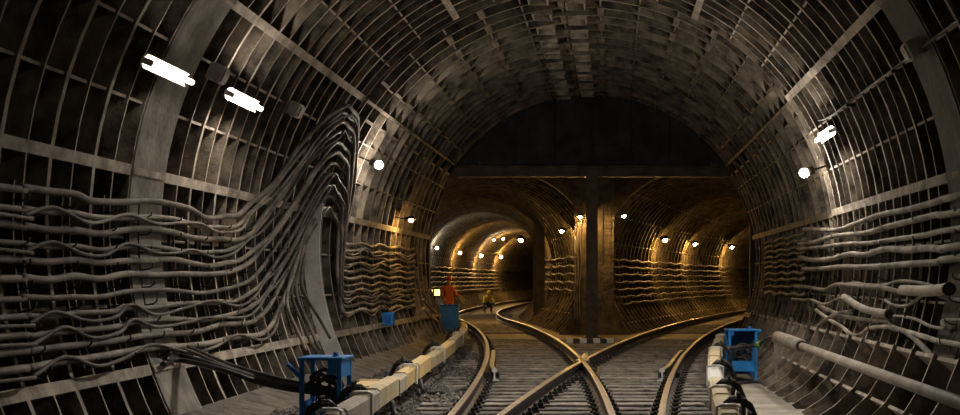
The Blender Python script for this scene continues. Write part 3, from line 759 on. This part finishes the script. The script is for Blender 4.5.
# hoses lying on the walkway
m = MB(); m.tube(spline([(1.95,23.6,WZ+.03),(2.15,23.4,WZ+.03),(2.35,23.7,WZ+.03),(2.55,23.5,WZ+.03)], 5), .028, 7); put(m, 'floor_hose', 'cabled', 'black hose lying on the walkway under the far blue stand', 'hose')
# blue bin on legs, far left
e = tag(empty('blue_bin', (-4.47, 38.6, -.03)), 'blue metal bin on legs before the left branch tunnel', 'bin')
m = MB(); m.box(-.24,.24,-.2,.2,.12,.82,0,.02); build(m, 'bin_body', 'blue', e)
m = MB(); m.box(-.26,.26,-.22,.22,.82,.86,0,.01); build(m, 'rim', 'blued', e)
for sx in (-1,1):
    for sy in (-1,1):
        m = MB(); m.box(sx*.2-.02,sx*.2+.02,sy*.16-.02,sy*.16+.02,0,.12); build(m, 'leg', 'blued', e)
# small blue box on the left wall
q = wall(388, 319, .2)
e = tag(empty('wall_box', (q.x, q.y, q.z-.13), -.12), 'small blue junction box on the lower left wall', 'junction box')
m = MB(); m.box(-.10,.12,-.08,.08,0,.26,0,.015); build(m, 'box_body', 'blue', e)
m = MB(); m.box(-.06,.08,-.09,-.08,.05,.21); build(m, 'cover', 'blued', e)
m = MB(); m.tube([(0,0,.26),(0,0,.31)], .02, 6); build(m, 'cable_gland', 'iron', e)
# ------------------------------------------------------------------ lamps
def bulb_lamp(p, back, kind, label, group, r=.075, cat='lamp', hood=True):
    """p: globe centre, back: unit vector to the wall"""
    e = tag(empty('bulkhead_lamp', p), label, cat, group); b = Vector(back).normalized()
    m = MB(); m.sphere((0,0,0), r, 0, 12, 8); build(m, 'globe', kind, e)
    m = MB(); m.tube([b*r*.7, b*r*.9, b*(r+.09), b*(r+.1)], [r*.75, r*.95, r*.95, r*.5], 10); build(m, 'socket', 'iron', e)
    m = MB(); m.tube([b*(r+.09), b*(r+.30)], .018, 6); build(m, 'arm', 'iron', e)
    if hood:
        m = MB(); n = 16
        prof = [(r*.4, r*1.9), (r*1.0, r*1.65), (r*1.8, r*1.0), (r*2.2, r*.25)]
        for k in range(n):
            a, c = 2*PI*k/n, 2*PI*(k+1)/n
            for (r0,z0),(r1,z1) in zip(prof, prof[1:]):
                m.quad((r0*math.cos(a),r0*math.sin(a),z0),(r0*math.cos(c),r0*math.sin(c),z0),(r1*math.cos(c),r1*math.sin(c),z1),(r1*math.cos(a),r1*math.sin(a),z1))
        m.face([(prof[0][0]*math.cos(2*PI*k/n), prof[0][0]*math.sin(2*PI*k/n), prof[0][1]) for k in range(n)])
        build(m, 'hood', 'iron', e)
def inward(p): v = Vector((p.x-AX, 0, p.z-AZ)); return v.normalized()
for px, py, lab, mt in ((379,165,'bright white lamp on the left vault beside the cable bundle','white_l'), (804,173,'bright white lamp on the right vault above the cables','white_l'), (411,220,'small amber lamp low on the far left wall of the chamber','amber_l')):
    p = wall(px, py, .38); bulb_lamp(p, inward(p), mt, lab, 'bulb lamps in the chamber', .075 if mt == 'white_l' else .05, hood=(mt == 'amber_l'))
def tube_lamp(p, label, group, kind='tube_l', L=1.6, deep=False):
    b = inward(p); ang = math.atan2(b.z, b.x)
    e = empty('tube_lamp', p); e.rotation_euler = (0, -ang, 0); tag(e, label, 'lamp', group)   # local +x to the wall
    m = MB(); m.tube([(0,-L/2,0),(0,L/2,0)], .028, 10); build(m, 'tube', kind, e)
    m = MB(); m.sweep([(-.11,-.10),(-.10,-.11),(.09,-.05),(.09,.05),(-.10,.11),(-.11,.10),(.075,.04),(.075,-.04)] if deep else [(.045,-.07),(.055,-.07),(.09,-.03),(.09,.03),(.055,.07),(.045,.07),(.075,.025),(.075,-.025)], [((0,-L/2,0),(1,0,0)),((0,L/2,0),(1,0,0))], [0]*8); build(m, 'reflector', 'wht', e)  # deep trough aims the added crown light at the floor
    for y in (-L/2, L/2):
        m = MB(); m.box(-.11 if deep else -.03,.08,y-.02,y+.02,-.10 if deep else -.03,.10 if deep else .03,0,.008); build(m, 'end_cap', 'wht', e)
    m = MB(); m.box(.10,.30,-.03,.03,-.02,.02); build(m, 'hanger', 'iron', e)
for px, py, lab in ((172,73,'nearer white tube lamp on the upper left vault'), (247,102,'farther white tube lamp on the upper left vault'), (823,136,'white tube lamp on the upper right vault')):
    tube_lamp(wall(px, py, .26), lab, 'tube lamps in the chamber', 'dim_l' if px < 200 else 'tube_l', 1.3)
for d, deg, lab, kd in ((1.0, 58, 'unseen fill tube lamp high on the right vault behind the viewpoint', 'rear_fill'), (17.0, 82, 'unseen fill tube lamp added under the crown over the near rails', 'crown_fill')):  # unseen fill lamps added to brighten the foreground
    tube_lamp(cyl(d, deg, .26), lab, 'unseen tube lamps added as fill', kd, deep=(kd == 'crown_fill'))
# unlit boxes
for px, py, lab in ((219,74,'grey fixture box between the two left tube lamps'), (296,110,'small grey fixture box above the cable bundle'), (912,50,'grey fixture box hanging on the upper right vault')):
    p = wall(px, py, .16); b = inward(p)
    e = tag(empty('fixture_box', p), lab, 'fixture', 'unlit fixture boxes'); e.rotation_euler = (0, -math.atan2(b.z, b.x), 0)
    m = MB(); m.box(-.07,.10,-.12,.12,-.10,.10,0,.02); build(m, 'box_body', 'plate', e)
    m = MB(); m.box(-.085,-.07,-.09,.09,-.07,.07); build(m, 'lid', 'pipe', e)
    m = MB(); m.tube([(0,.12,0),(0,.3,.02)], .02, 6); build(m, 'gland', 'iron', e)
# amber lamps of the pier and the branches
bulb_lamp(at(580,217,38.9), (0,1,0), 'amber_l', 'amber lamp on the pier just left of the steel column', 'branch tunnel lamps', .052)
bulb_lamp(at(624,216,38.9), (-.6,1,0), 'amber_l', 'amber lamp on the pier right of the steel column', 'branch tunnel lamps', .05)
for px, py, fx, lab, r, mt in ((562,231,xl,'amber lamp on the right-hand wall inside the left branch',.08,'amber_l'),
        (437,248,xl,'whitish lamp at the left edge of the left branch',.09,'white2_l'), (460,253,xl,'amber lamp on the outer wall of the left branch, nearest of three',.11,'amber_l'),
        (481,256,xl,'amber lamp on the outer wall of the left branch, middle of three',.12,'amber_l'), (501,257,xl,'amber lamp on the outer wall of the left branch, farthest of three',.13,'amber_l'),
        (494,240,xl,'small white lamp under the crown of the left branch',.07,'white2_l'), (503,239,xl,'small amber lamp under the crown of the left branch',.08,'amber_l'),
        (665,240,xr,'large amber lamp on the curved wall of the right branch',.11,'amber_l'), (695,244,xr,'middle amber lamp on the curved wall of the right branch',.10,'amber_l'), (732,247,xr,'farthest amber lamp on the curved wall of the right branch',.11,'amber_l')):
    if mt == 'white2_l' and 'white2_l' not in M: M['white2_l'] = mat('white_branch_light', (1,1,1), emit=(1,.93,.8), es=AMBER_S*.8)
    p = branch_hit(px, py, fx, TR-.28); v = Vector((p.x-fx(p.y), 0, p.z-TZ)).normalized()
    bulb_lamp(p, v, mt, lab, 'branch tunnel lamps', r*.75, hood=(fx is xr or px > 505))
p = at(521,240,50.0); bulb_lamp(p, (pp.x-p.x, 0, .0), 'amber_l', 'brightest amber lamp hanging from the slim post in the left branch', 'branch tunnel lamps', .085)
# lit lantern box
p = at(434, 293, 40)
e = tag(empty('lantern_box', (p.x, p.y, p.z-.12)), 'lit yellow signal lantern with two panes above the blue bin', 'lantern')
m = MB(); m.box(-.22,.22,-.08,.08,0,.28,0,.015); build(m, 'housing', 'black', e)
for x in (-.11,.10):
    m = MB(); m.box(x-.075,x+.075,-.10,-.08,.05,.22); build(m, 'pane', 'lantern_l', e)
m = MB(); m.box(-.02,.02,-.02,.02,-p.z+.07,0); build(m, 'stand_pole', 'iron', e)
# ------------------------------------------------------------------ branch cables
def branch_cable(fx, deg, d0, d1, r, lab, grp, i):
    pts = []; n = int((d1-d0)/1.2)
    for k in range(n+1):
        d = d0+(d1-d0)*k/n; a = math.radians(deg+(.7 if k % 2 else -.4)+random.uniform(-.3,.3)); rr = TR-.06
        pts.append(off_pt(fx, d, rr*math.cos(a), TZ+rr*math.sin(a)))
    cable_obj(pts, r, lab, grp, 'cable', 5, 2)
for i in range(7):
    branch_cable(xr, 176+i*5.2, 41, 88, .035, 'cable along the lit wall of the right branch, %s row from the top' % ORD[i], 'cables in the right branch', i)
for i in range(6):
    branch_cable(xl, 176+i*5.5, 46, 115, .04, 'cable along the outer wall of the left branch, %s row from the top' % ORD[i], 'cables in the left branch', i)
for i in range(5):
    branch_cable(xl, 6-i*6, 41, 64, .035, 'cable along the inner wall of the left branch, %s row from the top' % ORD[i], 'cables in the left branch', i)
# cage ladder on the pier
e = tag(empty('cable_ladder', (-.02, 38.95, 1.9)), 'rusty cage ladder on the pier right of the steel column', 'ladder')
for x in (-.22,.0,.22):
    m = MB(); m.box(x-.012,x+.012,-.1,-.08,0,1.7); build(m, 'upright', 'rust', e)
for k in range(9):
    m = MB(); m.box(-.24,.24,-.12,-.10,.08+k*.19,.10+k*.19); build(m, 'rung', 'rust', e)
for i in range(3):
    pts = [Vector((-.85-.08*i, 39.12, 3.2-.1*i+.0)), Vector((-.9-.08*i,39.10,2.6)), Vector((-.86-.09*i,39.12,1.9)), Vector((-.92-.06*i,39.1,1.2)), Vector((-.9-.07*i,39.12,.4))]
    cable_obj(pts, .025, 'cable hanging down the left face of the pier, %s of three' % ORD[i], 'cables on the pier', 'cable', 6)
# black jumper hoses on the ballast beside the left rail
for i, (d0, nm) in enumerate(((15.2, 'nearer'), (18.6, 'farther'))):
    x0 = xl(d0)-1.55; x1 = xl(d0)-G-.1
    pts = [Vector((x0, d0, .18)), Vector((x0+.08, d0-.12, .02)), Vector(((x0+x1)/2, d0-.35, .03)), Vector((x1-.15, d0-.15, .03)), Vector((x1, d0+.25, .06))]
    m = MB(); m.tube(spline(pts, 5), .035, 8); put(m, 'jumper_hose', 'cabled', '%s black jumper hose lying on the ballast beside the left track' % nm, 'hose', 'jumper hoses')
# sloping pipes and post before the left branch
for i, (z0, z1, nm) in enumerate(((1.05,.55,'upper'),(.85,.35,'lower'))):
    m = MB(); m.tube([(-4.25, 31.5, z0), (-4.42, 34, (z0+z1)/2+.02), (-4.62, 37.6, z1)], .03, 8)
    for q in ((-4.25,31.5,z0),(-4.62,37.6,z1)): m.sphere(q, .042, 0, 8, 6)
    put(m, 'sloping_pipe', 'ribb', '%s sloping brown pipe at the far left wall by the blue bin' % nm, 'pipe', 'sloping pipes by the blue bin')
# ------------------------------------------------------------------ people
def person(name, loc, rz, label, joints, edges, mats_fn, mats, hat, hatpos):
    me = bpy.data.meshes.new('body'); me.from_pydata([j[0] for j in joints], edges, [])
    o = bpy.data.objects.new(name, me); C.objects.link(o)
    sk = o.modifiers.new('skin', 'SKIN'); sk.use_smooth_shade = True
    for v, j in zip(me.skin_vertices[0].data, joints): v.radius = (j[1], j[1] if len(j) < 3 else j[2])
    me.skin_vertices[0].data[0].use_root = True
    o.modifiers.new('sub', 'SUBSURF').levels = 2; o.modifiers['sub'].render_levels = 2
    dg = bpy.context.evaluated_depsgraph_get(); nm = bpy.data.meshes.new_from_object(o.evaluated_get(dg))
    o.modifiers.clear(); o.data = nm; nm.materials.clear()
    for m in mats: nm.materials.append(M[m])
    for p in nm.polygons: p.material_index = mats_fn(p.center); p.use_smooth = True
    o.location = loc; o.rotation_euler = (0,0,rz); tag(o, label, 'person')
    if hat:
        m = MB(); m.sphere((0,0,0), .115, 0, 12, 8, (1,1.15,.85)); m.tube([(0,0,-.02),(0,0,-.005)], [.15,.14], 14)
        build(m, 'helmet', hat, o, hatpos)
    return o
J = [((0,0,.95),.13,.11),((0,.0,1.15),.14,.11),((0,.02,1.38),.16,.11),((0,.03,1.50),.06),((0,0,1.57),.075,.085),((0,-.01,1.68),.085,.095),
     ((.19,.02,1.40),.06),((.27,-.06,1.14),.047),((.34,-.28,1.06),.037),((.36,-.36,1.05),.03),
     ((-.19,.02,1.40),.06),((-.27,0,1.13),.047),((-.24,-.18,.95),.037),((-.23,-.25,.92),.03),
     ((.10,0,.88),.09),((.12,-.04,.50),.065),((.12,.02,.10),.05),((.12,-.12,.04),.045),
     ((-.10,0,.88),.09),((-.12,.0,.50),.065),((-.13,.06,.10),.05),((-.13,-.08,.04),.045)]
E = [(0,1),(1,2),(2,3),(3,4),(4,5),(2,6),(6,7),(7,8),(8,9),(2,10),(10,11),(11,12),(12,13),(0,14),(14,15),(15,16),(16,17),(0,18),(18,19),(19,20),(20,21)]
def f1(c):
    if c.z > 1.49: return 2
    if abs(c.x) > .17 and c.y < -.30: return 2
    return 0 if c.z > .78 else 1
person('person', (at(449,290,48).x, 48.0, -.05), .5, 'person in orange work jacket standing beside the left branch track', J, E, f1, ['orange','navy','skin'], 'orange', (0,0,1.74)).scale = (.92,.92,.92)
J2 = [((0,0,.42),.13,.12),((0,-.10,.60),.14,.12),((0,-.26,.78),.16,.11),((0,-.36,.85),.06),((0,-.42,.88),.07),((0,-.48,.93),.085),
      ((.19,-.26,.76),.06),((.25,-.42,.52),.047),((.18,-.58,.34),.037),((.16,-.64,.28),.03),
      ((-.19,-.26,.76),.06),((-.25,-.42,.52),.047),((-.18,-.58,.34),.037),((-.16,-.64,.28),.03),
      ((.10,-.02,.38),.09),((.16,-.36,.44),.07),((.15,-.18,.09),.05),((.15,-.32,.04),.045),
      ((-.10,-.02,.38),.09),((-.16,-.34,.42),.07),((-.15,-.16,.09),.05),((-.15,-.30,.04),.045)]
def f2(c):
    if c.y < -.38 and c.z > .82: return 2
    if c.y < -.58 and c.z < .36: return 2
    return 0 if c.z > .50 and c.y < .1 else 1
p = at(487, 306, 60)
person('person', (at(487,300,66).x, 66, -.05), .3, 'person in yellow jacket crouching by the far left track', J2, E, f2, ['yellow','navy','skin'], 'yellow', (0,-.49,.99))
